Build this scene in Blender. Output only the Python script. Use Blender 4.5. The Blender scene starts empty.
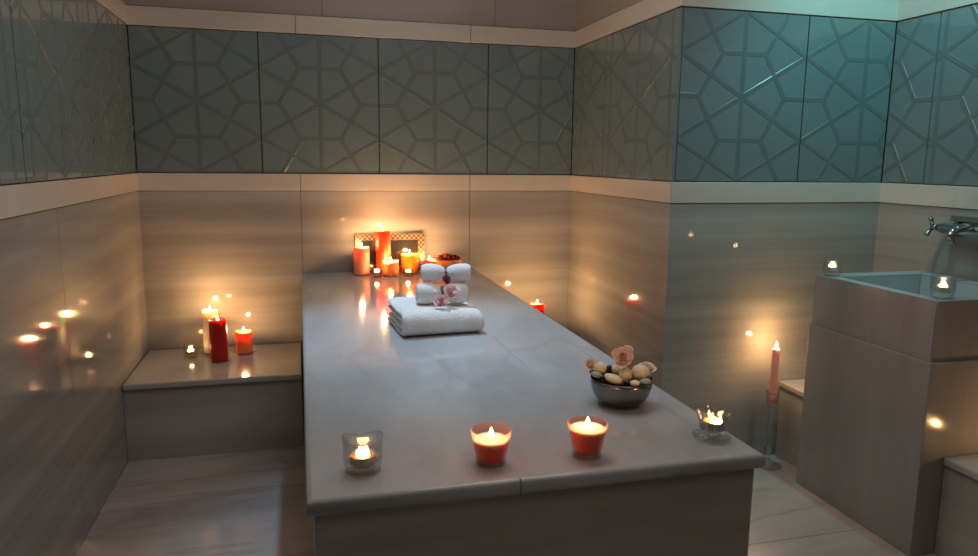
import bpy, bmesh, math, random
from mathutils import Vector, Matrix, noise
PI = math.pi
sc = bpy.context.scene
C = sc.collection
R0 = random.Random(7)

# ---------------------------------------------------------------- dimensions (metres, floor at 0)
ZT = .6592                       # top of the marble platform
XL, YB, XJ, YJ, XR = -.6924, 2.3992, 1.3586, 1.3457, 2.302
YF = -2.1                        # wall behind the viewer
ZC = 2.55                        # ceiling
Z1, Z2, Z3, Z4 = .3922+ZT, .4732+ZT, 1.1022+ZT, 1.1839+ZT
ZB = -.337+ZT                    # benches
SX, ST = .85, .029               # platform width, top thickness
BX, BY0, BY1, BZ, BZM = 1.8171, .5628, 1.0924, .1486+ZT, -.0358+ZT

# ---------------------------------------------------------------- materials
def mat(name):
    m = bpy.data.materials.new(name); m.use_nodes = True
    nt = m.node_tree; b = nt.nodes['Principled BSDF']
    return m, nt, b
def P(b, **k):
    for n, v in k.items():
        b.inputs[n.replace('_', ' ')].default_value = v
def col(r, g, b): return (r, g, b, 1)
def simple(name, c, rough=.5, metal=0, bump=0, bscale=200, var=.12, vscale=30, **k):
    m, nt, b = mat(name)
    P(b, Roughness=rough, Metallic=metal, **k)
    tc = nt.nodes.new('ShaderNodeTexCoord')
    n = nt.nodes.new('ShaderNodeTexNoise'); n.inputs['Scale'].default_value = vscale
    n.inputs['Detail'].default_value = 4
    nt.links.new(tc.outputs['Object'], n.inputs['Vector'])
    r = nt.nodes.new('ShaderNodeValToRGB')
    r.color_ramp.elements[0].position = .3; r.color_ramp.elements[1].position = .7
    r.color_ramp.elements[0].color = (c[0]*(1-var), c[1]*(1-var), c[2]*(1-var), 1)
    r.color_ramp.elements[1].color = (min(1, c[0]*(1+var)), min(1, c[1]*(1+var)), min(1, c[2]*(1+var)), 1)
    nt.links.new(n.outputs['Fac'], r.inputs['Fac']); nt.links.new(r.outputs['Color'], b.inputs['Base Color'])
    if bump:
        n2 = nt.nodes.new('ShaderNodeTexNoise'); n2.inputs['Scale'].default_value = bscale
        nt.links.new(tc.outputs['Object'], n2.inputs['Vector'])
        bp = nt.nodes.new('ShaderNodeBump'); bp.inputs['Strength'].default_value = bump; bp.inputs['Distance'].default_value = .003
        nt.links.new(n2.outputs['Fac'], bp.inputs['Height']); nt.links.new(bp.outputs['Normal'], b.inputs['Normal'])
    return m
def marble(name, cols, scale, rot=(0, 0, 0), rough=.1, warp=.06, pos=(.32, .5, .68), coat=0.0, vein=None, ior=1.5):
    """banded marble: noise stretched along the bands + slow cloudiness"""
    m, nt, b = mat(name); P(b, Roughness=rough, IOR=ior)
    if coat: P(b, Coat_Weight=coat, Coat_Roughness=.03)
    tc = nt.nodes.new('ShaderNodeTexCoord')
    w = nt.nodes.new('ShaderNodeTexNoise'); w.inputs['Scale'].default_value = 1.4; w.inputs['Detail'].default_value = 3
    nt.links.new(tc.outputs['Object'], w.inputs['Vector'])
    sub = nt.nodes.new('ShaderNodeVectorMath'); sub.operation = 'SUBTRACT'; sub.inputs[1].default_value = (.5, .5, .5)
    nt.links.new(w.outputs['Color'], sub.inputs[0])
    sc_ = nt.nodes.new('ShaderNodeVectorMath'); sc_.operation = 'SCALE'; sc_.inputs['Scale'].default_value = warp
    nt.links.new(sub.outputs[0], sc_.inputs[0])
    add = nt.nodes.new('ShaderNodeVectorMath'); add.operation = 'ADD'
    nt.links.new(tc.outputs['Object'], add.inputs[0]); nt.links.new(sc_.outputs[0], add.inputs[1])
    mp = nt.nodes.new('ShaderNodeMapping'); mp.inputs['Scale'].default_value = scale
    mp0 = nt.nodes.new('ShaderNodeMapping'); mp0.inputs['Rotation'].default_value = rot
    nt.links.new(add.outputs[0], mp0.inputs['Vector']); nt.links.new(mp0.outputs[0], mp.inputs['Vector'])
    n = nt.nodes.new('ShaderNodeTexNoise'); n.inputs['Scale'].default_value = 1; n.inputs['Detail'].default_value = 7; n.inputs['Roughness'].default_value = .58
    nt.links.new(mp.outputs[0], n.inputs['Vector'])
    r = nt.nodes.new('ShaderNodeValToRGB'); e = r.color_ramp.elements
    e[0].position, e[1].position = pos[0], pos[2]; e[0].color = col(*cols[0]); e[1].color = col(*cols[2])
    x = e.new(pos[1]); x.color = col(*cols[1])
    nt.links.new(n.outputs['Fac'], r.inputs['Fac'])
    out = r.outputs['Color']
    if vein:
        mpv = nt.nodes.new('ShaderNodeMapping'); mpv.inputs['Scale'].default_value = (scale[0]*.8, scale[1]*.8, scale[2]*.8); mpv.inputs['Location'].default_value = (5, 3, 9)
        nt.links.new(mp0.outputs[0], mpv.inputs['Vector'])
        nv = nt.nodes.new('ShaderNodeTexNoise'); nv.inputs['Scale'].default_value = .7; nv.inputs['Detail'].default_value = 5
        nt.links.new(mpv.outputs[0], nv.inputs['Vector'])
        rv = nt.nodes.new('ShaderNodeValToRGB'); ev = rv.color_ramp.elements
        ev[0].position = .485; ev[0].color = (0, 0, 0, 1); ev[1].position = .515; ev[1].color = (0, 0, 0, 1)
        y = ev.new(.5); y.color = (1, 1, 1, 1)
        nt.links.new(nv.outputs['Fac'], rv.inputs['Fac'])
        fm = nt.nodes.new('ShaderNodeMath'); fm.operation = 'MULTIPLY'; fm.inputs[1].default_value = vein[1]
        nt.links.new(rv.outputs['Color'], fm.inputs[0])
        mx = nt.nodes.new('ShaderNodeMix'); mx.data_type = 'RGBA'; mx.inputs['B'].default_value = col(*vein[0])
        nt.links.new(fm.outputs[0], mx.inputs['Factor']); nt.links.new(out, mx.inputs['A'])
        out = mx.outputs['Result']
    nt.links.new(out, b.inputs['Base Color'])
    return m
def glassy(name, tint, rough=.02, refr=.35, ior=1.45, frost=0, f0=.028):
    """solid glass: fresnel reflection over straight and bent transmission"""
    m = bpy.data.materials.new(name); m.use_nodes = True; nt = m.node_tree; nt.nodes.clear()
    o = nt.nodes.new('ShaderNodeOutputMaterial'); tr = nt.nodes.new('ShaderNodeBsdfTransparent'); tr.inputs['Color'].default_value = col(*tint)
    rf = nt.nodes.new('ShaderNodeBsdfRefraction'); rf.inputs['Color'].default_value = col(*tint); rf.inputs['IOR'].default_value = ior; rf.inputs['Roughness'].default_value = rough
    g = nt.nodes.new('ShaderNodeBsdfGlossy'); g.inputs['Roughness'].default_value = rough+.03
    lw = nt.nodes.new('ShaderNodeLayerWeight'); lw.inputs['Blend'].default_value = .5
    pw = nt.nodes.new('ShaderNodeMath'); pw.operation = 'POWER'; pw.inputs[1].default_value = 5
    nt.links.new(lw.outputs['Facing'], pw.inputs[0])
    f = nt.nodes.new('ShaderNodeMath'); f.operation = 'MULTIPLY_ADD'; f.inputs[1].default_value = .90; f.inputs[2].default_value = f0
    nt.links.new(pw.outputs[0], f.inputs[0])
    m1 = nt.nodes.new('ShaderNodeMixShader'); m1.inputs[0].default_value = refr
    m2 = nt.nodes.new('ShaderNodeMixShader')
    nt.links.new(tr.outputs[0], m1.inputs[1]); nt.links.new(rf.outputs[0], m1.inputs[2])
    nt.links.new(f.outputs[0], m2.inputs[0]); nt.links.new(m1.outputs[0], m2.inputs[1]); nt.links.new(g.outputs[0], m2.inputs[2])
    last = m2
    if frost:
        tl = nt.nodes.new('ShaderNodeBsdfTranslucent'); tl.inputs['Color'].default_value = col(*tint)
        last = nt.nodes.new('ShaderNodeMixShader'); last.inputs[0].default_value = frost
        nt.links.new(m2.outputs[0], last.inputs[1]); nt.links.new(tl.outputs[0], last.inputs[2])
    nt.links.new(last.outputs[0], o.inputs['Surface'])
    return m
def wax(name, c, sss=.85, scale=.03, em=None):
    m, nt, b = mat(name)
    P(b, Roughness=.38, Subsurface_Weight=sss, Subsurface_Scale=scale, Base_Color=col(*c))
    b.inputs['Subsurface Radius'].default_value = (1.0, .38, .16)
    n = nt.nodes.new('ShaderNodeTexNoise'); n.inputs['Scale'].default_value = 60
    bp = nt.nodes.new('ShaderNodeBump'); bp.inputs['Strength'].default_value = .15; bp.inputs['Distance'].default_value = .002
    nt.links.new(n.outputs['Fac'], bp.inputs['Height']); nt.links.new(bp.outputs['Normal'], b.inputs['Normal'])
    return m

M = {}
M['wall'] = marble('wall_marble', [(.255, .243, .225), (.325, .31, .287), (.40, .382, .352)], (.35, .35, 9), rough=.05, warp=.05, pos=(.34, .5, .66), ior=1.45)
M['wall_up'] = marble('upper_wall_stone', [(.30, .26, .22), (.34, .30, .255), (.38, .335, .285)], (.5, .5, 6), rough=.2, warp=.05)
M['trim'] = marble('trim_stone', [(.55, .49, .42), (.60, .54, .47), (.66, .60, .53)], (1.2, 1.2, 5), rough=.2, warp=.05)
M['grout'] = simple('grout', (.10, .085, .07), .8)
M['slab'] = marble('platform_marble', [(.36, .355, .35), (.47, .465, .46), (.56, .56, .56)], (2.2, .8, 2.2), rot=(0, 0, .15), rough=.095, warp=.25, vein=((.26, .255, .26), .25), ior=1.42)
M['body'] = marble('platform_side_marble', [(.30, .28, .24), (.37, .345, .30), (.44, .41, .36)], (.9, .9, 7), rough=.14, warp=.06)
M['bench'] = marble('bench_marble', [(.34, .31, .27), (.42, .39, .34), (.50, .47, .42)], (.8, .8, 8), rough=.13, warp=.08)
M['floor'] = marble('floor_marble', [(.33, .285, .265), (.40, .35, .325), (.46, .41, .385)], (1.1, 6, 1), rot=(0, 0, -.12), rough=.16, warp=.12, vein=((.22, .18, .16), .4))
M['basin'] = marble('basin_marble', [(.27, .25, .232), (.315, .297, .275), (.36, .34, .315)], (5, 5, .7), rough=.14, warp=.06)
M['basin_in'] = marble('basin_rim_stone', [(.34, .38, .38), (.42, .46, .46), (.50, .54, .54)], (3, 3, 3), rough=.2)
M['ceiling'] = simple('ceiling_paint', (.45, .42, .38), .8)
M['white_towel'] = simple('terry_cloth', (.86, .84, .82), .95, bump=.9, bscale=230, var=.05, Sheen_Weight=.3)
M['steel'] = simple('brushed_steel', (.25, .235, .21), .25, 1)
M['chrome'] = simple('tap_chrome', (.42, .45, .46), .12, 1, var=.03)
M['gglass'] = simple('back_painted_glass', (.170, .225, .225), .16, var=.06, vscale=2, Coat_Weight=1.0, Coat_Roughness=.015)
M['gline'] = simple('etched_line_glass', (.134, .172, .172), .3, var=.05, vscale=3, Coat_Weight=.35, Coat_Roughness=.12)
M['clear'] = glassy('clear_glass', (.997, .998, .997), refr=.2, f0=.05)
M['clear_thin'] = glassy('thin_clear_glass', (.98, .98, .98), refr=.0)
M['red_glass'] = glassy('red_tinted_glass', (1, .72, .64), refr=.0, frost=.22)
M['amber'] = glassy('amber_glass', (1, .74, .38), refr=.0, frost=.3)
M['frosted'] = glassy('warm_frosted_glass', (1, .88, .68), refr=.0, frost=.35)
M['wax_white'] = wax('ivory_wax', (.92, .82, .62))
M['wax_orange'] = wax('orange_wax', (.90, .24, .08))
M['wax_peach'] = wax('peach_wax', (.90, .38, .22))
M['wax_red'] = wax('dark_red_wax', (.50, .012, .010), scale=.02)
M['wax_bright_red'] = wax('bright_red_wax', (.85, .035, .015))
M['wax_pink'] = wax('coral_wax', (.88, .13, .09))
M['wax_votive'] = wax('salmon_wax', (1, .42, .36), scale=.022)
M['wax_melt'] = wax('melted_pale_wax', (1, .72, .48), scale=.04)
M['wax_tea'] = wax('amber_tealight_wax', (.80, .34, .10))
M['wax_orange_red'] = wax('orange_red_wax', (.90, .10, .02), scale=.045)
M['ceramic'] = simple('orange_glazed_bowl', (.85, .34, .05), .2, Subsurface_Weight=.5, Subsurface_Scale=.02)
M['wax_pool'] = wax('soft_pale_wax', (.95, .55, .32))
M['alu'] = simple('tealight_cup_metal', (.72, .66, .55), .3, 1)
M['wick'] = simple('burnt_wick', (.02, .015, .01), .9)
M['pebble'] = simple('cream_pebble', (.86, .70, .46), .55, bump=.2, bscale=90, var=.12, vscale=60)
M['pebble_d'] = simple('black_pebble', (.012, .012, .012), .3)
M['pebble_g'] = simple('grey_green_pebble', (.34, .36, .28), .5, var=.2)
M['rose_centre'] = simple('mid_pink_petals', (.80, .32, .32), .6)
M['rose_pink'] = simple('pink_petals', (.88, .56, .52), .6, var=.15, Subsurface_Weight=.2, Subsurface_Scale=.005)
M['rose_peach'] = simple('peach_petals', (.93, .60, .44), .6, var=.18, Subsurface_Weight=.2, Subsurface_Scale=.005)
M['rose_heart'] = simple('deep_pink_petals', (.80, .20, .13), .6, var=.15)
M['rose_pale'] = simple('pale_cream_petals', (.84, .66, .52), .6, var=.12, Subsurface_Weight=.2, Subsurface_Scale=.005)
M['rose_dark'] = simple('dark_burgundy_petals', (.24, .06, .05), .6, var=.2)
M['ribbon'] = simple('burgundy_cord', (.07, .02, .03), .6)
M['potpourri'] = simple('dried_red_petals', (.28, .035, .02), .7, var=.3, vscale=80)
M['mirror'] = simple('dark_picture_glass', (.035, .03, .03), .08, Coat_Weight=1.0)

m, nt, b = mat('checker_mosaic'); P(b, Roughness=.35)
tc = nt.nodes.new('ShaderNodeTexCoord'); ck = nt.nodes.new('ShaderNodeTexChecker')
ck.inputs['Scale'].default_value = 88; ck.inputs['Color1'].default_value = (.32, .22, .13, 1); ck.inputs['Color2'].default_value = (.06, .03, .015, 1)
ad = nt.nodes.new('ShaderNodeVectorMath'); ad.operation = 'ADD'; ad.inputs[1].default_value = (.0013, .0047, .0021)
nt.links.new(tc.outputs['Object'], ad.inputs[0]); nt.links.new(ad.outputs[0], ck.inputs['Vector']); nt.links.new(ck.outputs['Color'], b.inputs['Base Color'])
M['checker'] = m

def emis(name, c, s):
    m = bpy.data.materials.new(name); m.use_nodes = True; nt = m.node_tree; nt.nodes.clear()
    o = nt.nodes.new('ShaderNodeOutputMaterial'); e = nt.nodes.new('ShaderNodeEmission')
    e.inputs['Color'].default_value = col(*c); e.inputs['Strength'].default_value = s
    nt.links.new(e.outputs[0], o.inputs['Surface']); return m
M['flame'] = emis('candle_flame', (1, .62, .24), 26)

# ---------------------------------------------------------------- helpers
def obj(name, bm, m, parent=None, smooth=False, loc=None):
    me = bpy.data.meshes.new(name)
    bmesh.ops.recalc_face_normals(bm, faces=bm.faces)
    bm.to_mesh(me); bm.free()
    for mm in (m if isinstance(m, (list, tuple)) else [m]): me.materials.append(M[mm])
    if smooth:
        for p in me.polygons: p.use_smooth = True
    o = bpy.data.objects.new(name, me); C.objects.link(o)
    if parent: o.parent = parent
    if loc: o.location = loc
    return o
def struct(o): o['kind'] = 'structure'; return o
def tag(o, label, cat, group=None):
    o['label'] = label; o['category'] = cat
    if group: o['group'] = group
    return o
def thing(name, label, cat, loc=(0, 0, 0), rz=0, group=None):
    o = bpy.data.objects.new(name, None); C.objects.link(o); o.empty_display_size = .02
    o.location = loc; o.rotation_euler = (0, 0, rz)
    return tag(o, label, cat, group)
def box(bm, x0, x1, y0, y1, z0, z1, mi=0, bev=0, seg=2):
    vs = [bm.verts.new((x, y, z)) for z in (z0, z1) for y in (y0, y1) for x in (x0, x1)]
    fs = []
    for q in ((0, 2, 3, 1), (4, 5, 7, 6), (0, 1, 5, 4), (1, 3, 7, 5), (3, 2, 6, 7), (2, 0, 4, 6)):
        f = bm.faces.new([vs[i] for i in q]); f.material_index = mi; fs.append(f)
    if bev:
        es = list({e for f in fs for e in f.edges})
        bmesh.ops.bevel(bm, geom=es, offset=bev, segments=seg, affect='EDGES', profile=.5)
    return bm
def smooth_angle(o, a=40):
    for p in o.data.polygons: p.use_smooth = True
    md = o.modifiers.new('wn', 'WEIGHTED_NORMAL'); md.keep_sharp = True
    return o
def lathe(bm, prof, n=32, center=(0, 0, 0), close=False, wave=None, mi=0):
    """prof: list of (r, z); closed loops if close; r==0 makes a pole"""
    rings = []
    for r, z in prof:
        if r < 1e-6: rings.append([bm.verts.new((center[0], center[1], center[2]+z))])
        else:
            ring = []
            for k in range(n):
                a = 2*PI*k/n
                rr, zz = (wave(r, z, a) if wave else (r, z))
                ring.append(bm.verts.new((center[0]+rr*math.cos(a), center[1]+rr*math.sin(a), center[2]+zz)))
            rings.append(ring)
    prs = list(zip(rings[:-1], rings[1:]))
    if close: prs.append((rings[-1], rings[0]))
    for A, B in prs:
        for k in range(n):
            k2 = (k+1) % n
            if len(A) == 1 and len(B) == 1: continue
            if len(A) == 1: f = bm.faces.new((A[0], B[k], B[k2]))
            elif len(B) == 1: f = bm.faces.new((A[k], A[k2], B[0]))
            else: f = bm.faces.new((A[k], A[k2], B[k2], B[k]))
            f.material_index = mi
    return bm
def tube(bm, pts, r, n=10, cap=True):
    pts = [Vector(p) for p in pts]; rs = r if isinstance(r, (list, tuple)) else [r]*len(pts)
    rings = []; up = Vector((0, 0, 1)); prev = None
    for i, p in enumerate(pts):
        d = (pts[min(i+1, len(pts)-1)]-pts[max(i-1, 0)]).normalized()
        if prev is None:
            a = d.cross(up) if abs(d.dot(up)) < .95 else d.cross(Vector((1, 0, 0)))
        else: a = prev-d*prev.dot(d)
        a.normalize(); prev = a; b2 = d.cross(a)
        rings.append([bm.verts.new(p+(a*math.cos(2*PI*k/n)+b2*math.sin(2*PI*k/n))*rs[i]) for k in range(n)])
    for A, B in zip(rings[:-1], rings[1:]):
        for k in range(n): bm.faces.new((A[k], A[(k+1) % n], B[(k+1) % n], B[k]))
    if cap: bm.faces.new(rings[0][::-1]); bm.faces.new(rings[-1])
    return bm

# ---------------------------------------------------------------- room shell
TD = .012                        # cladding depth
G = .0011                        # half joint
class Wall:
    """u runs along the wall, n points into the room"""
    def __init__(s, O, u, n): s.O, s.u, s.n = Vector(O), Vector(u), Vector(n)
    def pt(s, u, z, d): return s.O+s.u*u+s.n*d+Vector((0, 0, z))
    def slab(s, bm, u0, u1, z0, z1, d0, d1, mi=0, bev=0):
        a, b = s.pt(u0, z0, d0), s.pt(u1, z1, d1)
        box(bm, min(a.x, b.x), max(a.x, b.x), min(a.y, b.y), max(a.y, b.y), z0, z1, mi, bev, 1)
W = {
 'back': Wall((XL, YB, 0), (1, 0, 0), (0, -1, 0)),
 'left': Wall((XL, YB, 0), (0, -1, 0), (1, 0, 0)),
 'recess': Wall((XJ, YB, 0), (0, -1, 0), (-1, 0, 0)),
 'side': Wall((XJ, YJ, 0), (1, 0, 0), (0, -1, 0)),
 'right': Wall((XR, YJ, 0), (0, -1, 0), (-1, 0, 0)),
 'front': Wall((XL, YF, 0), (1, 0, 0), (0, 1, 0)),
}
LEN = {'back': XJ-XL, 'left': YB-YF, 'recess': YB-YJ, 'side': XR-XJ, 'right': YJ-YF, 'front': XR-XL}
# vertical joints below the strip / in the strips, as distance along each wall
LOW = {'back': [.70, 1.516], 'left': [YB-1.270, YB-.10, YB+1.0], 'recess': [], 'side': [], 'right': [.9, 1.9, 2.7], 'front': [.8, 1.6, 2.4]}
def cells(L, cuts, e0=0, e1=0):
    xs = [0]+[c for c in cuts if 0 < c < L]+[L]
    return [(a+(G if i else e0), b-(G if i < len(xs)-2 else e1)) for i, (a, b) in enumerate(zip(xs[:-1], xs[1:]))]
for k, w in W.items():
    L = LEN[k]; bm = bmesh.new()
    e0 = TD if k == 'side' else 0
    w.slab(bm, e0, L-(.014 if k == 'recess' else 0), 0, ZC, -TD-.08, -TD, 1)                           # backing, shows in the joints
    for z0, z1 in (((0, ZB), (ZB, Z1)) if k in ('back', 'left', 'front') else ((0, Z1),)):
        for a, b_ in cells(L, LOW[k], e0): w.slab(bm, a, b_, z0+(G if z0 else 0), z1-G, -TD, 0, 0)
    for a, b_ in cells(L, [c+.12 for c in LOW[k]], e0): w.slab(bm, a, b_, Z4+G, ZC, -TD, 0, 2)
    g0 = {'left': 2.03, 'right': .81, 'front': 0}.get(k)
    while g0 is not None and g0 < L-.01:                            # plain glass cladding outside the photo
        g1 = min(g0+.68, L); w.slab(bm, g0+.003, g1-.003, Z2+.003, Z3-.003, -TD, -.0008, 3); g0 = g1
    struct(obj('wall_'+k, bm, ('wall', 'grout', 'wall_up', 'gglass')))
n = 1
for k, w in W.items():
    L = LEN[k]
    for z0, z1 in ((Z1, Z2), (Z3, Z4)):
        bm = bmesh.new(); e0 = .004 if k in ('recess',) else 0
        x1 = L+(.003 if k == 'recess' else 0)
        for a, b_ in cells(L, LOW[k]): w.slab(bm, a, b_, z0+G, z1-G, -TD, .003, 0, .0012)
        struct(obj('trim_%d' % n, bm, 'trim')); n += 1

bm = bmesh.new(); box(bm, XL-.1, XR+.1, YF-.1, YB+.1, -.1, -.004, 1)
ys = [YF, -1.6, -.82, -.04, .735, 1.511, YB]
xs = [XL, .12, .93, XR]
for x0, x1 in zip(xs[:-1], xs[1:]):
    for y0, y1 in zip(ys[:-1], ys[1:]): box(bm, x0+G, x1-G, y0+G, y1-G, -.004, 0, 0)
struct(obj('floor', bm, ('floor', 'grout')))
bm = bmesh.new(); box(bm, XL-.1, XR+.1, YF-.1, YB+.1, ZC, ZC+.08); struct(obj('ceiling', bm, 'ceiling'))

# ---------------------------------------------------------------- etched glass panels
HP = Z3-Z2; RR = HP/2; S3 = math.sqrt(3)
def clip(p, q, w, h):
    t0, t1 = 0., 1.; dx, dy = q[0]-p[0], q[1]-p[1]
    for pp, qq in ((-dx, p[0]), (dx, w-p[0]), (-dy, p[1]), (dy, h-p[1])):
        if abs(pp) < 1e-9:
            if qq < 0: return None
        else:
            t = qq/pp
            if pp < 0: t0 = max(t0, t)
            else: t1 = min(t1, t)
    if t1-t0 < 1e-3: return None
    return ((p[0]+dx*t0, p[1]+dy*t0), (p[0]+dx*t1, p[1]+dy*t1))
def pattern(cu, cv, w, h):
    segs = []; r = RR*.585
    for j in range(-2, 3):
        for i in range(-3, 4):
            x = cu+i*S3*RR+(j % 2)*S3*RR/2; y = cv+j*1.5*RR
            V = [(x+RR*math.cos(PI/6+k*PI/3), y+RR*math.sin(PI/6+k*PI/3)) for k in range(6)]
            H = [(x+r*math.cos(k*PI/3), y+r*math.sin(k*PI/3)) for k in range(6)]
            for k in range(6):
                segs.append(((x, y), V[k])); segs.append((H[k], H[(k+1) % 6]))
            for k in range(3):
                segs.append((V[k], V[(k+1) % 6]))
                a = k*PI/3; segs.append((H[k], (x+(S3*RR-r)*math.cos(a), y+(S3*RR-r)*math.sin(a))))
    out = []
    for p, q in segs:
        c = clip(p, q, w, h)
        if c: out.append(c)
    return out
def glass_panel(k, u0, u1, cu, label):
    w = W[k]; bm = bmesh.new(); g = .0027
    a, b_ = u0+g, u1-g
    w.slab(bm, a, b_, Z2+g, Z3-g, -TD, -.0008, 0)
    for p, q in pattern(cu-a, RR, b_-a, HP-2*g):
        d = Vector((q[0]-p[0], q[1]-p[1])); 
        if d.length < .004: continue
        d.normalize(); nn = Vector((-d.y, d.x))
        def V3(x, y, dd): return bm.verts.new(w.pt(a+min(max(x, 0), b_-a), Z2+g+min(max(y, 0), HP-2*g), dd))
        hgt = .00010+.00007*(round(math.degrees(math.atan2(d.y, d.x)) / 30) % 6)
        prof = [(-.0100, -.0010), (-.0080, hgt), (.0080, hgt), (.0100, -.0010)]
        A = [V3(p[0]+nn.x*o, p[1]+nn.y*o, dd) for o, dd in prof]; B = [V3(q[0]+nn.x*o, q[1]+nn.y*o, dd) for o, dd in prof]
        for i in range(3):
            f = bm.faces.new((A[i], A[i+1], B[i+1], B[i])); f.material_index = 1
        f = bm.faces.new(A[::-1]); f.material_index = 1; f = bm.faces.new(B); f.material_index = 1
    return tag(obj('etched_glass_panel', bm, ('gglass', 'gline')), label, 'glass panel', 'etched geometric glass wall panels')
GP = [
 ('back', 0, .534, .267, 'grey etched glass wall panel at the left end of the back wall'),
 ('back', .534, 1.072, .803, 'grey etched glass wall panel above the candles on the marble bench, second on back wall'),
 ('back', 1.072, 1.605, 1.339, 'grey etched glass wall panel above the towels and mosaic frame, third on back wall'),
 ('back', 1.605, 2.051, 1.872, 'narrow etched glass wall panel at right end of the back wall'),
 ('left', 0, .68, .34, 'dark etched glass panel on left wall, nearest the back corner'),
 ('left', .68, 1.357, 1.018, 'dark etched glass panel on left wall, one away from the corner'),
 ('left', 1.357, 2.03, 1.70, 'dark etched glass panel on left wall cut by the left edge of the photo'),
 ('recess', 0, .394, .12, 'narrow dark glass panel on the recess side wall, beside the back corner'),
 ('recess', .394, LEN['recess'], .73, 'wide dark glass panel on recess side wall meeting the outer corner'),
 ('side', TD, .545, .2725, 'teal-lit etched glass panel right of the projecting wall corner'),
 ('side', .545, LEN['side'], .817, 'teal-lit etched glass panel above the basin, ending at the inner right corner'),
 ('right', 0, .206, -.06, 'narrow teal glass strip panel on right wall beside the inner corner'),
 ('right', .206, .81, .51, 'bright teal etched glass panel on right wall above the tap'),
]
for a in GP: glass_panel(*a)

# ---------------------------------------------------------------- platform
pl = thing('marble_platform', 'large pale marble platform in the room centre carrying towels and candles', 'platform', (0, 0, 0))
bm = bmesh.new()
z0, z1 = ZT-ST, ZT
def topbox(bm, x0, x1, y0, y1, z0, z1, bev):
    box(bm, x0, x1, y0, y1, z0, z1, 0, bev, 3)
YE = YB-.001
q = .0003
I2 = .010
topbox(bm, I2, .79-q, I2, .62, z0, z1, .0003)
topbox(bm, I2, .58-q, .62, YE, z0, z1, .0003)
topbox(bm, .58+q, .79-q, .62, YE, z0, z1, .0004)
topbox(bm, .79+q, SX-I2, I2, YE, z0, z1, .0004)
o = obj('platform_top', bm, 'slab', pl)
# rounded nose along the free edges
bm = bmesh.new()
def nose(bm, pts):
    prof = []
    for i in range(9):
        a = -PI/2+PI*i/8
        prof.append((max(0, math.cos(a))**.55*.010, ZT-ST/2+math.sin(a)*ST/2))
    rings = []
    for (x, y), (ox, oy) in pts:
        rings.append([bm.verts.new((x+ox*(p[0]-.0), y+oy*p[0], p[1])) for p in prof])
    for A, B in zip(rings[:-1], rings[1:]):
        for i in range(8): bm.faces.new((A[i], A[i+1], B[i+1], B[i]))
nose(bm, [((I2, YE), (-1, 0)), ((I2, I2), (-1, -1)), ((.3622, I2), (0, -1))])
nose(bm, [((.3638, I2), (0, -1)), ((SX-I2, I2), (1, -1)), ((SX-I2, YE), (1, 0))])
obj('edge_moulding', bm, 'slab', pl, True)
bm = bmesh.new(); i_ = .013
box(bm, i_, SX-i_, i_, YE, 0, ZT-ST-.0003, 0, .002, 1)
obj('platform_base', bm, 'body', pl)

def bench(label, x0, x1, y0, y1, open_sides):
    t = thing('marble_bench', label, 'bench', (0, 0, 0), 0)
    ov = .010; a = dict(x0=x0, x1=x1, y0=y0, y1=y1); th = .026
    bm = bmesh.new(); box(bm, x0, x1, y0, y1, ZB-th, ZB, 0, .006, 3)
    obj('seat_slab', bm, 'bench', t)
    if 'x0' in open_sides: x0 += ov
    if 'x1' in open_sides: x1 -= ov
    if 'y0' in open_sides: y0 += ov
    bm = bmesh.new(); box(bm, x0, x1, y0, y1, 0, ZB-th-.0002); obj('bench_front', bm, 'body', t)
e = .0012
bench('low marble bench against back wall, left of the platform, carrying three pillar candles', XL+e, -.0115, 1.860, YB-.001, ['y0'])
bench('low marble bench in the recess right of the platform, mostly hidden behind it', SX+.0115, XJ-e, 1.860, YB-.001, ['y0'])
bench('low marble bench between the basin and the wall with the taper candle', 1.8913, XR-e, BY1+.0005, YJ-.001, ['x0'])
bench('low marble bench at right edge of the photo, in front of the basin', 1.8913, XR-e, -1.3, BY0-.012, ['x0', 'y0'])

# ---------------------------------------------------------------- basin
bt = thing('marble_basin', 'tall square grey marble washbasin standing against the right wall', 'basin', (0, 0, 0))
bm = bmesh.new()
box(bm, BX-.008, XR-.001, BY0-.010, BY1, 0, BZM-.001, 0, .003, 2)
obj('pedestal', bm, 'basin', bt)
bm = bmesh.new()
def ring_block(bm, o, i, z0, z1, zi):
    """block with a recess: o/i = (x0,x1,y0,y1)"""
    def q(r, z): return [bm.verts.new(p) for p in ((r[0], r[2], z), (r[1], r[2], z), (r[1], r[3], z), (r[0], r[3], z))]
    ob, ot, it = q(o, z0), q(o, z1), q(i, z1)
    sh = .012; ib = q((i[0]+sh, i[1]-sh, i[2]+sh, i[3]-sh), zi)
    for k in range(4):
        k2 = (k+1) % 4
        bm.faces.new((ob[k], ob[k2], ot[k2], ot[k])); f = bm.faces.new((ot[k], ot[k2], it[k2], it[k])); f.material_index = 1
        f = bm.faces.new((it[k], it[k2], ib[k2], ib[k])); f.material_index = 1
    bm.faces.new(ob[::-1]); f = bm.faces.new(ib); f.material_index = 1
    es = [e for e in bm.edges if abs(e.verts[0].co.z-z1) < 1e-5 and abs(e.verts[1].co.z-z1) < 1e-5 or (abs(e.verts[0].co.z-e.verts[1].co.z) > .01)]
    bmesh.ops.bevel(bm, geom=es, offset=.003, segments=2, affect='EDGES')
ring_block(bm, (BX, XR-.001, BY0, BY1), (BX+.048, XR-.09, BY0+.052, BY1-.075), BZM, BZ, BZ-.15)
obj('trough', bm, ('basin', 'basin_in'), bt)
bm = bmesh.new(); lathe(bm, [(0, .0), (.02, .0), (.022, .002), (.02, .004), (.012, .003), (0, .003)], 20, (2.04, .83, BZ-.1499))
obj('drain', bm, 'chrome', bt, True)

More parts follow.
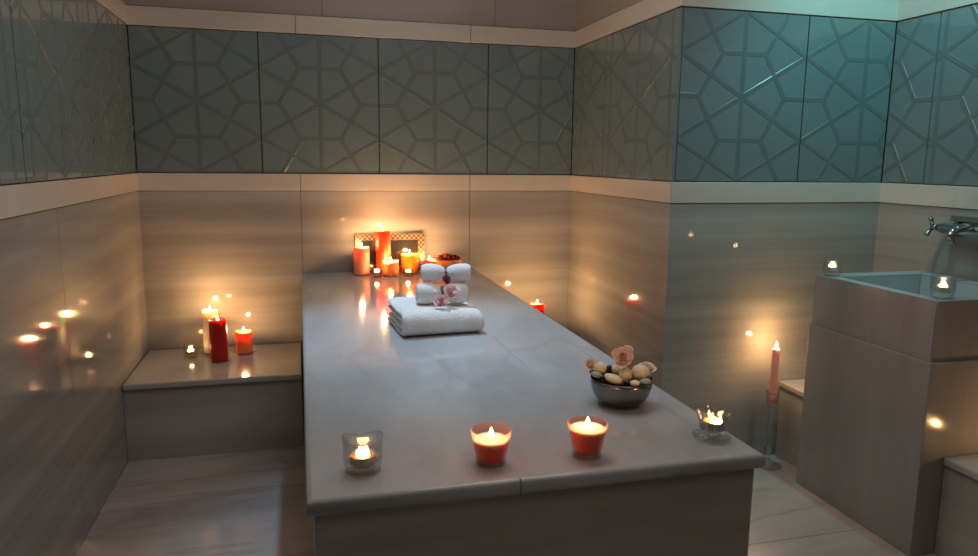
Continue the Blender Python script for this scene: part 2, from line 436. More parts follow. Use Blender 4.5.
# ---------------------------------------------------------------- tap
ty, tz = .925, .322+ZT
tp = thing('wall_tap', 'dark chrome wall tap with cross handle above the marble basin', 'tap', (XR, ty, tz))
wx = -.055
bm = bmesh.new(); tube(bm, [(wx, .075, 0), (wx, .05, 0), (wx, -.19, 0), (wx, -.215, 0)], [.014, .019, .019, .014], 16); obj('tap_body', bm, 'chrome', tp, True)
for dy in (.03, -.17):
    bm = bmesh.new(); lathe(bm, [(0, 0), (.032, 0), (.032, .006), (.018, .012), (.014, .05), (0, .05)], 20)
    bmesh.ops.rotate(bm, verts=bm.verts, matrix=Matrix.Rotation(-PI/2, 3, 'Y')); bmesh.ops.translate(bm, verts=bm.verts, vec=(-.0005, dy, 0))
    obj('wall_flange', bm, 'chrome', tp, True)
for s, y0 in ((1, .075), (-1, -.215)):
    bm = bmesh.new(); tube(bm, [(wx, y0, 0), (wx, y0+s*.018, 0)], .012, 14)
    for k in range(3):
        a = PI/2+.35+k*2*PI/3
        c = Vector((wx, y0+s*.022, 0)); d = Vector((math.cos(a), 0, math.sin(a)))
        tube(bm, [c, c+d*.026, c+d*.034, c+d*.040], [.0075, .0075, .0095, .006], 10)
    obj('tap_handle', bm, 'chrome', tp, True)
bm = bmesh.new(); pts = []
for i in range(12):
    t = i/11; a = t*PI*.62
    pts.append((wx-.015-.085*math.sin(a)*.95-.0*t, -.07, .012-.060*(1-math.cos(a))*.7+.01*math.sin(a)))
tube(bm, pts, [.014+.001*math.sin(i) for i in range(12)], 14); obj('spout', bm, 'chrome', tp, True)
bm = bmesh.new(); box(bm, -.034, -.001, -.26, .045, .026, .046, 0, .002)
obj('upper_bar', bm, 'chrome', tp)  # plain bar along the wall above the tap body

# ---------------------------------------------------------------- candles
def flame_bm(h=.022, r=.0048):
    bm = bmesh.new()
    prof = [(0, 0)]+[(r*(math.sin(PI*min(1, t**.62))**.8)*(1-.25*t), h*t) for t in [i/12 for i in range(1, 12)]]+[(0, h)]
    return lathe(bm, prof, 14)
def flame(parent, z, h=.022, r=.0048, watt=1.0, x=0, y=0, lean=0):
    w = bmesh.new(); tube(w, [(x, y, z-.004), (x, y, z+.003), (x+.001, y, z+.007)], .0009, 6); obj('wick', w, 'wick', parent)
    f = obj('flame', flame_bm(h, r), 'flame', parent, True, (x, y, z+.003)); f.rotation_euler = (0, lean, 0)
    f.visible_shadow = True
    l = bpy.data.lights.new('candle_light', 'POINT'); l.energy = watt; l.color = CANDLE; l.shadow_soft_size = .009
    lo = bpy.data.objects.new('candle_light', l); C.objects.link(lo); lo.parent = parent; lo.location = (x, y, z+.003+h*.55)
CANDLE = (1, .55, .22)
def wax_cyl(r, h, dip=.004, rim=.004, irregular=0, seed=0):
    bm = bmesh.new()
    prof = [(0, 0), (r-.002, 0), (r, .002)]+[(r, .002+(h-.006)*i/8) for i in range(1, 8)]+[(r, h-.004), (r-.0015, h-.001), (r-rim*.7, h), (r-rim, h-.0012), (r-rim-.003, h-dip), (r*.5, h-dip-.001), (0, h-dip-.001)]
    def wv(rr, z, a):
        if irregular and rr > r*.6: return rr*(1+irregular*math.sin(3*a+z*40+seed)*.3), z+(irregular*.05*math.sin(2*a+seed) if z > h-.005 else 0)
        return rr, z
    return lathe(bm, prof, 40, wave=wv)
def pillar(label, loc, r, h, wx_, watt, dip=.004, group=None, tall=0, cat='candle', fh=.024, name='pillar_candle'):
    t = thing(name, label, cat, loc, 0, group)
    obj('wax', wax_cyl(r, h, dip, .005, .05, len(label)), wx_, t, True)
    flame(t, h-dip-.001, fh, .0055, watt)
    return t
def dish(label, loc, r, h=.008, name='glass_dish', th=.0025):
    bm = bmesh.new(); lathe(bm, [(0, 0), (r*.8, 0), (r, h), (r-th*.3, h+.001), (r-th, h), (r*.78, th), (0, th)], 36)
    return tag(obj(name, bm, 'clear', None, True, loc), label, 'candle dish')
def tealight(label, loc, watt=.5, r=.019, h=.015, group='lit tealights in glass holders', fh=.011):
    t = thing('tealight', label, 'tealight', loc, 0, group)
    bm = bmesh.new(); lathe(bm, [(0, 0), (r-.001, 0), (r, .001), (r, h), (r+.0008, h+.0004), (r-.0006, h), (r-.0006, .003), (0, .003)], 32); obj('metal_cup', bm, 'alu', t, True)
    bm = bmesh.new(); lathe(bm, [(0, .0031), (r-.0012, .0031), (r-.0012, h-.0045), (0, h-.005)], 32); obj('wax', bm, 'wax_tea', t, True)
    flame(t, h-.005, fh, .0042, watt)
    return t
def tumbler(label, loc, r=.034, h=.062, base=.016, th=.0035, wavy=0, n=40, m='clear', group='clear glass tealight holders', flare=1.0):
    """heavy-based clear glass, tealight sits on the base"""
    bm = bmesh.new()
    def wv(rr, z, a):
        k = max(0, (z-h*.55)/(h*.45)); return rr*(1+wavy*.5*k*math.cos(2*a)), z+wavy*h*k*math.cos(2*a)
    prof = [(0, 0), (r*.84*flare, 0), (r*.92*flare, .003), (r*.90*flare, .008), (r*.95, .014), (r, h*.45), (r, h*.8), (r, h-.001), (r-th/2, h), (r-th, h-.001), (r-th, h*.8), (r-th, h*.45), (r*.93-th, base+.004), (r*.8-th, base), (0, base)]
    lathe(bm, prof, n, wave=wv if wavy else None)
    return tag(obj('tealight_holder', bm, m, None, True, loc), label, 'candle holder', group)
def teaset(where_h, where_t, loc, r=.034, h=.062, base=.016, watt=.5, tr=None, **k):
    tumbler(where_h, loc, r, h, base, **k)
    tealight(where_t, (loc[0], loc[1], loc[2]+base+.0005), watt, r=tr or min(.019, r*.72))
def votive(label, loc, wax_m, level, watt, rt=.0375, rb=.026, h=.066):
    t = thing('votive_candle', label, 'candle', loc, 0, 'red glass votive candles on the platform front')
    bt_ = .011; th = .0026
    bm = bmesh.new()
    P_ = [(rb-.004, .0105), (rb+.001, .0105), (rt, h-.001), (rt-th/2, h), (rt-th, h-.001), (rb+.001-th, bt_+.003)]
    lathe(bm, P_, 48, close=True); obj('glass', bm, 'red_glass', t, True)
    bm = bmesh.new(); rl = lambda z: (rb+.001-th)+(rt-rb-.001)*(z-bt_)/(h-bt_)-.0006
    lathe(bm, [(0, bt_+.0006), (rb-.006, bt_+.0006), (rl(bt_+.004), bt_+.004), (rl(level), level), (rl(level)-.002, level-.0006), (rl(level)*.6, level-.003), (0, level-.0035)], 48)
    obj('wax', bm, wax_m, t, True)
    bm = bmesh.new(); lathe(bm, [(0, level-.0034), (rl(level)*.6, level-.0029), (rl(level)-.0022, level-.0004), (rl(level)-.001, level+.0002), (rl(level)-.0026, level+.0001), (rl(level)*.6, level-.0022), (0, level-.0028)], 48)
    obj('melted_wax', bm, 'wax_melt', t, True)
    bm = bmesh.new(); lathe(bm, [(0, 0), (rb-.003, 0), (rb+.0005, .001), (rb+.0025, .005), (rb+.001, .0100), (rb-.003, .0103), (0, .0103)], 40)
    obj('clear_base', bm, 'clear', t, True)
    flame(t, level-.0035, .022, .0052, watt)
    return t

KW = 2.6
# front row on the platform
teaset('clear round glass tealight holder nearest the platform front-left corner', 'small tealight with orange wax in the glass at platform front-left corner', (.100, .100, ZT), .0345, .064, .017, watt=.06*KW, wavy=.085, tr=.0235)
votive('red votive candle in tapered glass, left of the two on the platform front', (.329, .079, ZT), 'wax_votive', .049, .21*KW)
votive('coral votive candle with pale melted wax, right of the two on platform front', (.514, .073, ZT), 'wax_votive', .056, .22*KW)
# lotus holder
lt = thing('lotus_candle_holder', 'flower-shaped clear glass tealight holder at the platform front-right corner', 'candle holder', (.792, .096, ZT), .3)
bm = bmesh.new()
def wv(rr, z, a): return rr*(1+.08*math.cos(6*a)), z+.002*math.cos(6*a)
lathe(bm, [(0, 0), (.030, 0), (.036, .004), (.034, .010), (.022, .015), (.016, .019), (0, .021)], 48, wave=lambda r, z, a: wv(r, z, a) if r > .02 else (r, z)); obj('foot', bm, 'clear', lt, True)
def petal(bm, ang, r0, w, hgt, tilt, th, z0):
    d = Vector((math.cos(ang), math.sin(ang), 0)); s = Vector((-d.y, d.x, 0)); G_ = []
    for side in (0, 1):
        g = []
        for i in range(6):
            v = i/5; row = []
            for j in range(5):
                u = j/4*2-1
                ww = w*math.sin(PI*(.18+.80*v)**.8) if v < 1 else w*.12
                p = d*(r0+tilt*v**1.3-(.25*w*u*u)-th*side)+s*(u*ww*.5)+Vector((0, 0, z0+hgt*v))
                row.append(bm.verts.new(p))
            g.append(row)
        G_.append(g)
    for side in (0, 1):
        for i in range(5):
            for j in range(4):
                q = (G_[side][i][j], G_[side][i][j+1], G_[side][i+1][j+1], G_[side][i+1][j]); bm.faces.new(q if side == 0 else q[::-1])
    A, B = G_
    for i in range(5):
        bm.faces.new((A[i][0], B[i][0], B[i+1][0], A[i+1][0])); bm.faces.new((A[i][4], A[i+1][4], B[i+1][4], B[i][4]))
    for j in range(4):
        bm.faces.new((A[0][j], A[0][j+1], B[0][j+1], B[0][j])); bm.faces.new((A[5][j], B[5][j], B[5][j+1], A[5][j+1]))
for k in range(6):
    bm = bmesh.new(); petal(bm, k*PI/3, .024, .032, .040, .012, .003, .020); obj('glass_petal', bm, 'clear', lt, True)
bm = bmesh.new(); lathe(bm, [(0, .0195), (.018, .0195), (.024, .022), (.025, .026), (.0235, .026), (.018, .0235), (0, .0235)], 30); obj('cup', bm, 'clear', lt, True)
tealight('tealight glowing inside the flower-shaped glass holder', (.792, .096, ZT+.024), .14*KW, r=.0175, h=.014)

# back-left bench
zb = ZB+.0005
dish('small clear glass dish under the ivory pillar candle', (-.405, 2.28, zb), .045)
pillar('ivory pillar candle standing behind the dark red one on the bench', (-.405, 2.28, zb+.0030), .034, .196, 'wax_white', 1.3*KW)
dish('small clear glass dish under the tall dark red candle', (-.358, 2.135, zb), .050)
pillar('tall dark red pillar candle on the low bench by the back wall', (-.358, 2.135, zb+.0030), .0375, .183, 'wax_red', .35*KW, dip=.010)
dish('small clear glass dish under the short orange candle', (-.262, 2.245, zb), .044)
pillar('short orange pillar candle on the low bench, right of the dark red one', (-.262, 2.245, zb+.0030), .036, .100, 'wax_orange', 1.2*KW)
teaset('small clear glass tealight holder left of the pillars on low bench', 'tiny tealight left of the three pillar candles on low bench', (-.487, 2.225, zb), .030, .055, .014, watt=.10*KW)

# recess bench
pillar('red pillar candle half hidden behind the right edge of the platform', (1.104, 2.142, zb), .036, .196, 'wax_bright_red', 3.3*KW)

# back of the platform
zp = ZT+.0005
dish('thin clear glass dish under the leftmost salmon candle', (.278, 2.296, zp), .047)
pillar('salmon pillar candle, leftmost beside the mosaic frame on the platform', (.278, 2.296, zp+.003), .0375, .130, 'wax_peach', .9*KW)
pillar('tallest bright red pillar candle in front of the mosaic frame', (.381, 2.305, zp), .036, .208, 'wax_orange_red', 1.0*KW)
t = pillar('short peach candle in a clear glass, between red pillar and towels', (.409, 2.246, zp+.003), .030, .066, 'wax_peach', .8*KW)
bm = bmesh.new(); lathe(bm, [(0, 0), (.036, 0), (.037, .002), (.037, .076), (.0358, .077), (.0345, .076), (.0345, .0025), (0, .0025)], 36); tag(obj('candle_glass', bm, 'frosted', None, True, (.409, 2.246, zp)), 'straight clear glass around the short peach candle', 'candle glass')
pillar('yellow-orange wide candle in a glass in front of mosaic frame right side', (.507, 2.300, zp+.003), .037, .092, 'wax_white', 1.0*KW)
bm = bmesh.new(); lathe(bm, [(0, 0), (.041, 0), (.042, .002), (.042, .100), (.0408, .101), (.0395, .100), (.0395, .0025), (0, .0025)], 36); tag(obj('candle_glass', bm, 'amber', None, True, (.507, 2.300, zp)), 'amber glass around the wide candle by the frame', 'candle glass')
teaset('small glass tealight holder between the salmon and peach candles', 'tealight low between the salmon and peach candles', (.341, 2.222, zp), .024, .040, .010, watt=.2*KW)
teaset('small glass tealight holder in front of the amber candle glass', 'tealight low in front of the amber candle glass', (.487, 2.218, zp), .025, .036, .008, watt=.25*KW)
t = pillar('short red candle at the right corner of the mosaic frame', (.600, 2.290, zp), .033, .064, 'wax_bright_red', 1.0*KW)

# basin tealights
teaset('clear glass tealight holder on the far left corner of the basin', 'tealight burning on far left corner of the basin', (1.848, 1.045, BZ), .031, .056, .018, watt=.04*KW)
teaset('clear glass tealight holder on the near corner of the basin', 'tealight burning on the near corner of the basin', (1.880, .610, BZ), .034, .066, .020, watt=.04*KW)
# bench right, just outside the frame
teaset('clear glass tealight holder on the right-hand bench before the basin', 'tealight on the right-hand bench before the basin', (2.045, .375, ZB+.0005), .030, .050, .010, watt=.55*KW)

# taper candle and candlestick
cs = thing('glass_candlestick', 'tall clear glass candlestick on the floor beside the right bench', 'candlestick', (1.800, 1.255, 0))
bm = bmesh.new(); lathe(bm, [(0, 0), (.052, 0), (.055, .003), (.050, .007), (.020, .014), (.012, .024), (0, .030)], 40); obj('base', bm, 'clear', cs, True)
bm = bmesh.new()
pr = [(0, .031)]+[(.0105+.004*math.sin(i*.9)*(1 if i < 12 else .4)+(.006 if i in (3, 12) else 0), .031+.215*i/15) for i in range(16)]+[(0, .2462)]
lathe(bm, pr, 24); obj('stem', bm, 'clear', cs, True)
bm = bmesh.new(); lathe(bm, [(0, .2465), (.014, .2465), (.022, .262), (.024, .298), (.026, .312), (.0235, .312), (.0175, .297), (.0165, .265), (0, .262)], 28); obj('candle_cup', bm, 'clear', cs, True)
tc_ = thing('taper_candle', 'slim coral red taper candle burning in the glass candlestick', 'candle', (1.800, 1.255, .2625))
bm = bmesh.new(); lathe(bm, [(0, 0), (.014, 0), (.0155, .01), (.0145, .12), (.0135, .218), (.011, .224), (0, .222)], 28); obj('wax', bm, 'wax_votive', tc_, True)
flame(tc_, .222, .030, .0058, 1.5*KW)

# ---------------------------------------------------------------- mosaic frame
fr = thing('mosaic_picture_frame', 'rectangular frame with checkered mosaic border leaning on the back wall', 'picture frame', (.422, 2.374, ZT+.0005))
fr.rotation_euler = (math.radians(-5), 0, 0)
bm = bmesh.new(); w2, hh, bw = .167, .184, .029
for x0, x1, z0, z1 in ((-w2, w2, 0, bw), (-w2, w2, hh-bw, hh), (-w2, -w2+bw, bw, hh-bw), (w2-bw, w2, bw, hh-bw)): box(bm, x0, x1, -.008, .006, z0, z1)
obj('mosaic_border', bm, 'checker', fr)
bm = bmesh.new(); box(bm, -w2+bw, w2-bw, -.002, .005, bw, hh-bw); obj('dark_glass', bm, 'mirror', fr)

# ---------------------------------------------------------------- bowl of potpourri
bw_ = tag(obj('potpourri_bowl', lathe(bmesh.new(), [(0, 0), (.030, 0), (.034, .004), (.058, .020), (.071, .042), (.076, .067), (.0735, .0680), (.069, .044), (.055, .023), (.030, .007), (0, .006)], 40), 'ceramic', None, True, (.690, 2.300, zp)), 'round glossy orange bowl of dried petals behind the towels', 'bowl')
bm = bmesh.new()
for i in range(150):
    a = R0.uniform(0, 2*PI); r = .056*math.sqrt(R0.random()); z = .042+.026*(1-(r/.07)**2)+R0.uniform(-.003, .010)
    c = Vector((r*math.cos(a), r*math.sin(a), z)); s = R0.uniform(.007, .013)
    d = Vector((R0.uniform(-1, 1), R0.uniform(-1, 1), R0.uniform(-.4, 1))).normalized(); t1 = d.orthogonal().normalized(); t2 = d.cross(t1)
    vs = [bm.verts.new(c+t1*s*math.cos(k*PI/3)*1.3+t2*s*.7*math.sin(k*PI/3)+d*(.003*math.cos(k*2*PI/3))) for k in range(6)]
    cv = bm.verts.new(c-d*.003); 
    for k in range(6): bm.faces.new((vs[k], vs[(k+1) % 6], cv))
for i in range(12):   # a few longer curled slices poking out
    a = R0.uniform(0, 2*PI); r = R0.uniform(.03, .05)
    p = Vector((r*math.cos(a), r*math.sin(a), .060)); tube(bm, [p, p+Vector((.012*math.cos(a), .012*math.sin(a), .010)), p+Vector((.022*math.cos(a), .022*math.sin(a), .007))], [.004, .005, .002], 6)
lathe(bm, [(0, .030), (.050, .034), (.060, .042), (.05, .050), (0, .054)], 24)
o = tag(obj('dried_petals', bm, 'potpourri', None, False, (.690, 2.300, zp+.007)), 'heap of dark red dried petals in the orange bowl', 'potpourri'); o['kind'] = 'stuff'

# ---------------------------------------------------------------- towels
def folded_towel():
    t = thing('folded_towel', 'large white bath towel folded flat on the platform under the rolls', 'towel', (.421, 1.165, ZT+.001), math.radians(4))
    L, D, H = .264, .268, .081
    bm = bmesh.new(); th = .0178
    # section in the (y,z) plane: two nested U folds with the round bend towards the viewer
    def U(y_front, z_mid, rad, y_back):
        p = [(y_back, z_mid-rad)]
        for i in range(8): p.append((y_back+(y_front+rad-y_back)*(i+1)/8*1.0, z_mid-rad))
        for i in range(1, 10):
            a = -PI/2-PI*i/10; p.append((y_front+rad+rad*math.cos(a), z_mid+rad*math.sin(a)))
        for i in range(9): p.append((y_front+rad+(y_back-y_front-rad)*i/8, z_mid+rad))
        return p
    NX = 26
    for yf, rad, yb in ((-D/2+th/2, H/2-th/2, D/2), (-D/2+th*1.55, H/2-th*1.55, D/2-.012)):
        path = U(yf, H/2, rad, yb)
        n_ = len(path); nor = []
        for i in range(n_):
            a = Vector(path[max(i-1, 0)]); b2 = Vector(path[min(i+1, n_-1)]); d = (b2-a).normalized(); nor.append(Vector((-d.y, d.x)))
        loop = [Vector(path[i])+nor[i]*th/2 for i in range(n_)]
        endc = [Vector(path[-1])+(Vector(path[-1])-Vector(path[-2])).normalized()*th*.4]
        loop2 = [Vector(path[i])-nor[i]*th/2 for i in range(n_)][::-1]
        st = [Vector(path[0])+(Vector(path[0])-Vector(path[1])).normalized()*th*.4]
        sec = loop+endc+loop2+st; m_ = len(sec); cen = len(path)
        rings = []
        for k in range(NX+1):
            x = -L/2+L*k/NX; e = 1
            fl = min(1, (L/2-abs(x))/.010)
            off = .006*math.sin(x*14+1.2)+.003*math.sin(x*37)
            ring = []
            for i, s_ in enumerate(sec):
                # shrink towards the fold's centre line at the two ends for a soft hem
                pi_ = min(i, n_-1) if i <= n_ else max(0, 2*n_+1-i-0)
                pi_ = min(max(pi_, 0), n_-1); c = Vector(path[pi_]); v = c+(s_-c)*(.45+.55*math.sqrt(max(fl, 0)))
                z = v.y; y = v.x
                nz = noise.noise(Vector((x*9, y*9, z*9)))*.004+noise.noise(Vector((x*30, y*30, z*30+4)))*.0015
                k2 = z/H
                dx = .003*math.sin(i*.7)*(1 if abs(x) > L/2-.02 else 0)
                ring.append(bm.verts.new((x+dx, y+off*.5*k2, max(.0005, z*(1-.10*k2*(abs(x)/(L/2))**4)+nz*k2-.006*k2*(x/L)))))
            rings.append(ring)
        for A, B in zip(rings[:-1], rings[1:]):
            for i in range(m_): bm.faces.new((A[i], A[(i+1) % m_], B[(i+1) % m_], B[i]))
        for rg in (rings[0], rings[-1]):
            h = len(sec)
            for i in range(n_-1):
                a, b2, c, d = rg[i], rg[i+1], rg[2*n_-1-i-0], rg[2*n_-i]
                try: bm.faces.new((a, b2, c, d))
                except ValueError: pass
            try: bm.faces.new((rg[n_-1], rg[n_], rg[n_+1])); bm.faces.new((rg[0], rg[2*n_+1], rg[2*n_]))
            except ValueError: pass
    o = obj('towel_cloth', bm, 'white_towel', t, True)
    md = o.modifiers.new('s', 'SUBSURF'); md.levels = md.render_levels = 1
    return t
folded_towel()
def rolled(label, cx, cy, cz, rz, L=.150, R=.033, waist=.60, seed=0, sh=0):
    t = thing('rolled_towel', label, 'towel', (cx, cy, cz), rz, None)
    bm = bmesh.new(); turns = 2.6; N = 66; NX = 26; th = .0088
    rings = []
    for k in range(NX+1):
        u = k/NX*2-1; x = u*L/2
        s = waist+(1-waist)*math.sin(PI/2*min(1, abs(u-sh)/.60))**.75; s *= 1-.22*(max(0, abs(u)-.70)/.30)**2
        ringo, ringi = [], []
        for i in range(N+1):
            q = i/N; a = -q*turns*2*PI-.55; r = R*(1-q)+.004*q
            nz = 1+.05*noise.noise(Vector((u*2.5+seed, math.cos(a)*1.2, math.sin(a)*1.2)))+.05*math.sin(a*7+seed)*(1-min(1, abs(u-sh)/.4))
            for lst, dr in ((ringo, 0), (ringi, -th)):
                rr = max(.0008, (r*s+dr*.92*s))*nz; lst.append(bm.verts.new((x+.002*q*(1 if u > 0 else -1), rr*math.cos(a)*1.04, rr*math.sin(a))))
        rings.append((ringo, ringi))
    for (Ao, Ai), (Bo, Bi) in zip(rings[:-1], rings[1:]):
        for i in range(N):
            bm.faces.new((Ao[i], Ao[i+1], Bo[i+1], Bo[i])); bm.faces.new((Ai[i+1], Ai[i], Bi[i], Bi[i+1]))
        bm.faces.new((Ao[0], Bo[0], Bi[0], Ai[0])); bm.faces.new((Ao[N], Ai[N], Bi[N], Bo[N]))
    for (Ao, Ai), fl in ((rings[0], 0), (rings[-1], 1)):
        for i in range(N): bm.faces.new((Ao[i], Ai[i], Ai[i+1], Ao[i+1]))
    obj('towel_cloth', bm, 'white_towel', t, True)
    x = sh*L/2
    bm = bmesh.new(); rr = R*waist*1.03
    for dx in (-.002, .003):
        tube(bm, [(x+dx+.003*math.sin(2*a_), rr*1.06*math.cos(a_), rr*math.sin(a_)) for a_ in [2*PI*i/24 for i in range(25)]], .0016, 6)
    obj('tie_cord', bm, 'ribbon', t, True)
    return t
zt = ZT+.081
rolled('lower white rolled towel tied at the waist, resting on the folded towel', .442, 1.145, zt+.040, math.radians(-3), L=.166, R=.041, waist=.42, seed=1)
rolled('topmost white rolled towel tied with a burgundy cord', .458, 1.160, zt+.040+.064, math.radians(-8), L=.160, R=.036, waist=.36, seed=5)
def rose(name, label, loc, r, mats, rot=(0, 0, 0), seed=0, cat='flower', layers=4, group=None):
    rn = random.Random(seed); bm = bmesh.new()
    for L_ in range(layers):
        f = (L_+1)/layers; np_ = 3+L_; 
        for k in range(np_):
            a0 = 2*PI*k/np_+L_*.9+rn.uniform(-.2, .2); span = 2*PI/np_*1.35; hh_ = r*(1.05-.35*f)*rn.uniform(.9, 1.1)
            rows = []
            for i in range(6):
                v = i/5; row = []
                for j in range(7):
                    u = j/6*2-1; a = a0+u*span/2
                    rad = (r*f*(.22+.78*math.sin(v*PI/2)**.9)*(.55+.45*f)+(.16*r*f*max(0, v-.7)/.3*(1-u*u)))*(1+.14*f*math.sin(k*2.4+seed))
                    z = hh_*v*(1-.15*u*u)-r*.25*f*f*max(0, v-.6)-r*.10*f+.04*r*math.sin(5*u+seed+k)*v
                    row.append(bm.verts.new((rad*math.cos(a), rad*math.sin(a), z)))
                rows.append(row)
            mi = 1 if (L_ == 0 and len(mats) > 1) else 0
            for i in range(5):
                for j in range(6):
                    fc = bm.faces.new((rows[i][j], rows[i][j+1], rows[i+1][j+1], rows[i+1][j])); fc.material_index = mi
    ms = len(mats) > 1
    lathe(bm, [(0, -r*.12), (r*.30, -r*.05), (r*.45, r*.1), (r*.3, r*.35), (0, r*.4)], 16, mi=1 if ms else 0)
    o = obj(name, bm, mats, None, True, loc); o.rotation_euler = rot
    md = o.modifiers.new('t', 'SOLIDIFY'); md.thickness = r*.035
    return tag(o, label, cat, group)
fx = math.radians(55)
rose('rosebud', 'small dark burgundy bud tied on the topmost rolled towel', (.452, 1.118, zt+.083), .013, ('rose_dark',), (fx, 0, 0), 3)
rose('rose_flower', 'upper pale pink flower tied on the lower rolled towel', (.459, 1.098, zt+.047), .0200, ('rose_pink',), (fx, 0, .2), 4)
rose('rose_flower', 'lower pink flower resting at the foot of the rolled towels', (.430, 1.084, zt+.021), .0205, ('rose_pink', 'rose_centre'), (fx, 0, -.3), 5)

# ---------------------------------------------------------------- steel bowl with pebbles and roses
bx, by = .702, .332; RH = .061
bm = bmesh.new()
prof = [(0, 0), (.028, 0), (.030, .001)]+[(.030+.040*math.sin(t*PI/2)**.95, .001+(RH-.001)*(1-math.cos(t*PI/2))) for t in [i/12 for i in range(1, 13)]]
inn = [(.0685, RH+.0004)]+[(.029+.0390*math.sin(t*PI/2)**.95, .003+(RH-.004)*(1-math.cos(t*PI/2))) for t in [i/12 for i in range(12, 0, -1)]]+[(0, .003)]
lathe(bm, prof+inn, 56)
tag(obj('steel_bowl', bm, 'steel', None, True, (bx, by, ZT+.0003)), 'round brushed steel bowl filled with pebbles and roses', 'bowl')
va = math.radians(25.5); rt = Vector((math.cos(va), -math.sin(va), 0)); dp = Vector((math.sin(va), math.cos(va), 0)); SCL = .000331
def at(cx, cy, d):
    x = (cx-350)*SCL; z = RH+((307-cy)*SCL-d*.32)/.948
    return Vector((bx, by, ZT))+rt*x+dp*d+Vector((0, 0, z))
def pebble(label, cx, cy, hw, hh, d, m, tilt=0, depth=None, name='pebble', seed=0):
    bm = bmesh.new(); bmesh.ops.create_icosphere(bm, subdivisions=3, radius=1)
    a, c = hw*SCL*1.12, hh*SCL*1.12; b_ = depth or (a+c)/2
    for v in bm.verts:
        k = 1+.10*noise.noise(v.co*1.1+Vector((seed*3.1, seed, 0)))
        v.co = Vector((v.co.x*a, v.co.y*b_, v.co.z*c))*k
    o = obj(name, bm, m, None, True, at(cx, cy, d)); o.rotation_euler = (0, math.radians(tilt), -va)
    return tag(o, label, 'pebble', 'pebbles in the steel bowl')
pebble('long cream pebble lying at the bowl front, left of centre', 300, 322, 60, 27, -.034, 'pebble', 18, .016, seed=1)
pebble('egg-shaped cream pebble standing at the bowl centre under the rose', 375, 290, 40, 47, -.016, 'pebble', -15, seed=2)
pebble('rounded cream pebble right of the pale rose in the bowl', 208, 250, 36, 37, -.010, 'pebble', 25, seed=3)
pebble('black pebble between two cream ones under the large rose', 262, 256, 20, 31, .004, 'pebble_d', 15, .010, seed=4)
pebble('small cream pebble directly under the large peach rose', 308, 254, 30, 28, .004, 'pebble', 0, seed=5)
pebble('largest cream pebble at the right side of the steel bowl', 478, 268, 58, 56, .004, 'pebble', 10, .020, seed=6)
pebble('small cream pebble at the bowl front rim, right of centre', 440, 340, 30, 17, -.046, 'pebble', 0, .010, seed=7)
pebble('grey-green pebble at the left rim of the steel bowl', 185, 300, 36, 18, -.028, 'pebble_g', 12, seed=8)
pebble('grey-green pebble at right rim below the largest cream one', 508, 326, 38, 20, -.026, 'pebble_g', -10, seed=9)
pebble('black pebble below the pale rose at the left rim', 153, 282, 18, 14, -.012, 'pebble_d', 10, seed=10)
pebble('black pebble wedged left of the long cream pebble', 228, 314, 20, 15, -.030, 'pebble_d', 20, seed=11)
pebble('black pebble at the front between long and egg-shaped pebbles', 392, 340, 22, 18, -.040, 'pebble_d', 0, seed=12)
pebble('black pebble at the far right rim of the steel bowl', 538, 306, 20, 22, -.010, 'pebble_d', 0, seed=13)
pebble('black pebble hidden deep at the bowl middle', 330, 345, 110, 50, 0, 'pebble_d', 0, .036, seed=14)
# roses in the bowl: faces turned to the viewer
rose('rose_flower', 'peach rose with deep pink heart on top of the pebbles', at(358, 172, -.002), .0225, ('rose_peach', 'rose_heart'), (math.radians(52), 0, -va-.15), 11, layers=5)
rose('rose_flower', 'small pale pink rose at the left rim of the steel bowl', at(136, 238, -.004), .0140, ('rose_peach',), (math.radians(45), 0, -va+.6), 12)
rose('rose_flower', 'pale cream rose behind the largest pebble in the bowl', at(520, 238, .020), .0170, ('rose_pale',), (math.radians(25), 0, -va), 13)

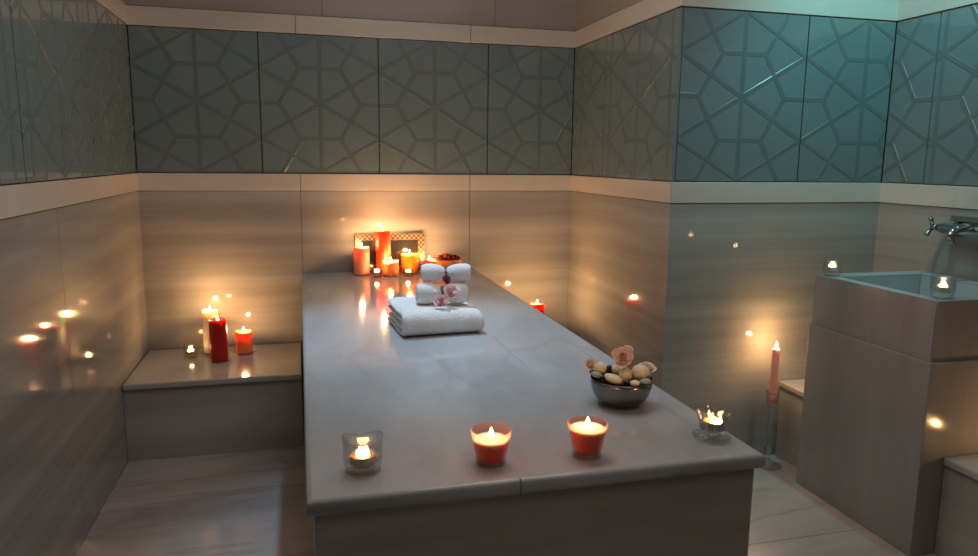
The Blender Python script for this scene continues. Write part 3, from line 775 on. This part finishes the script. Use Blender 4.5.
# ---------------------------------------------------------------- ceiling spots and added fill lamps
def spot(loc, target, watt, c, ang, blend=.6, size=.03):
    l = bpy.data.lights.new('ceiling_spot', 'SPOT'); l.energy = watt; l.color = c; l.spot_size = math.radians(ang); l.spot_blend = blend; l.shadow_soft_size = size
    o = bpy.data.objects.new('ceiling_spot', l); C.objects.link(o); o.location = loc
    o.rotation_euler = (Vector(target)-Vector(loc)).to_track_quat('-Z', 'Y').to_euler(); return o
def area(loc, target, watt, c, sx, sy):
    l = bpy.data.lights.new('fill_lamp', 'AREA'); l.energy = watt; l.color = c; l.shape = 'RECTANGLE'; l.size = sx; l.size_y = sy
    o = bpy.data.objects.new('fill_lamp', l); C.objects.link(o); o.location = loc
    o.rotation_euler = (Vector(target)-Vector(loc)).to_track_quat('-Z', 'Y').to_euler(); return o
spot((.28, 1.55, ZC-.03), (.40, 1.05, ZT), 100, (.45, .74, 1), 48, .9, .04)
spot((1.93, .72, ZC-.03), (2.08, 1.30, 1.35), 50, (.24, .82, .86), 80, .9, .03)
area((.55, .75, ZC-.02), (.55, .75, 0), 12.5, (.98, .97, .98), 1.4, .9)  # added fill lamp, lifts the overall brightness from above
area((.9, -1.0, ZC-.02), (.9, -1.0, 0), 4, (1, .93, .88), 1.2, .8)  # second added fill, weaker and warmer, near the viewer

w = bpy.data.worlds.new('world'); sc.world = w; w.use_nodes = True
w.node_tree.nodes['Background'].inputs['Color'].default_value = (.02, .02, .02, 1)
w.node_tree.nodes['Background'].inputs['Strength'].default_value = .2

# ---------------------------------------------------------------- camera
cam = bpy.data.cameras.new('camera'); co = bpy.data.objects.new('camera', cam); C.objects.link(co)
cam.sensor_width = 36; cam.lens = 721.27/978*36; cam.clip_start = .01
R = Vector((.96791471, -.25103833, .01099455)); U = Vector((.03026267, .15989463, .9866701)); F = Vector((.24944998, .95467977, -.16236146))
co.matrix_world = Matrix(((R.x, U.x, -F.x, .0072), (R.y, U.y, -F.y, -1.1245), (R.z, U.z, -F.z, .5488+ZT), (0, 0, 0, 1)))
sc.camera = co
sc.view_settings.view_transform = 'Standard'; sc.view_settings.look = 'None'; sc.view_settings.gamma = 1
sc.view_settings.use_curve_mapping = False; sc.view_settings.exposure = 0
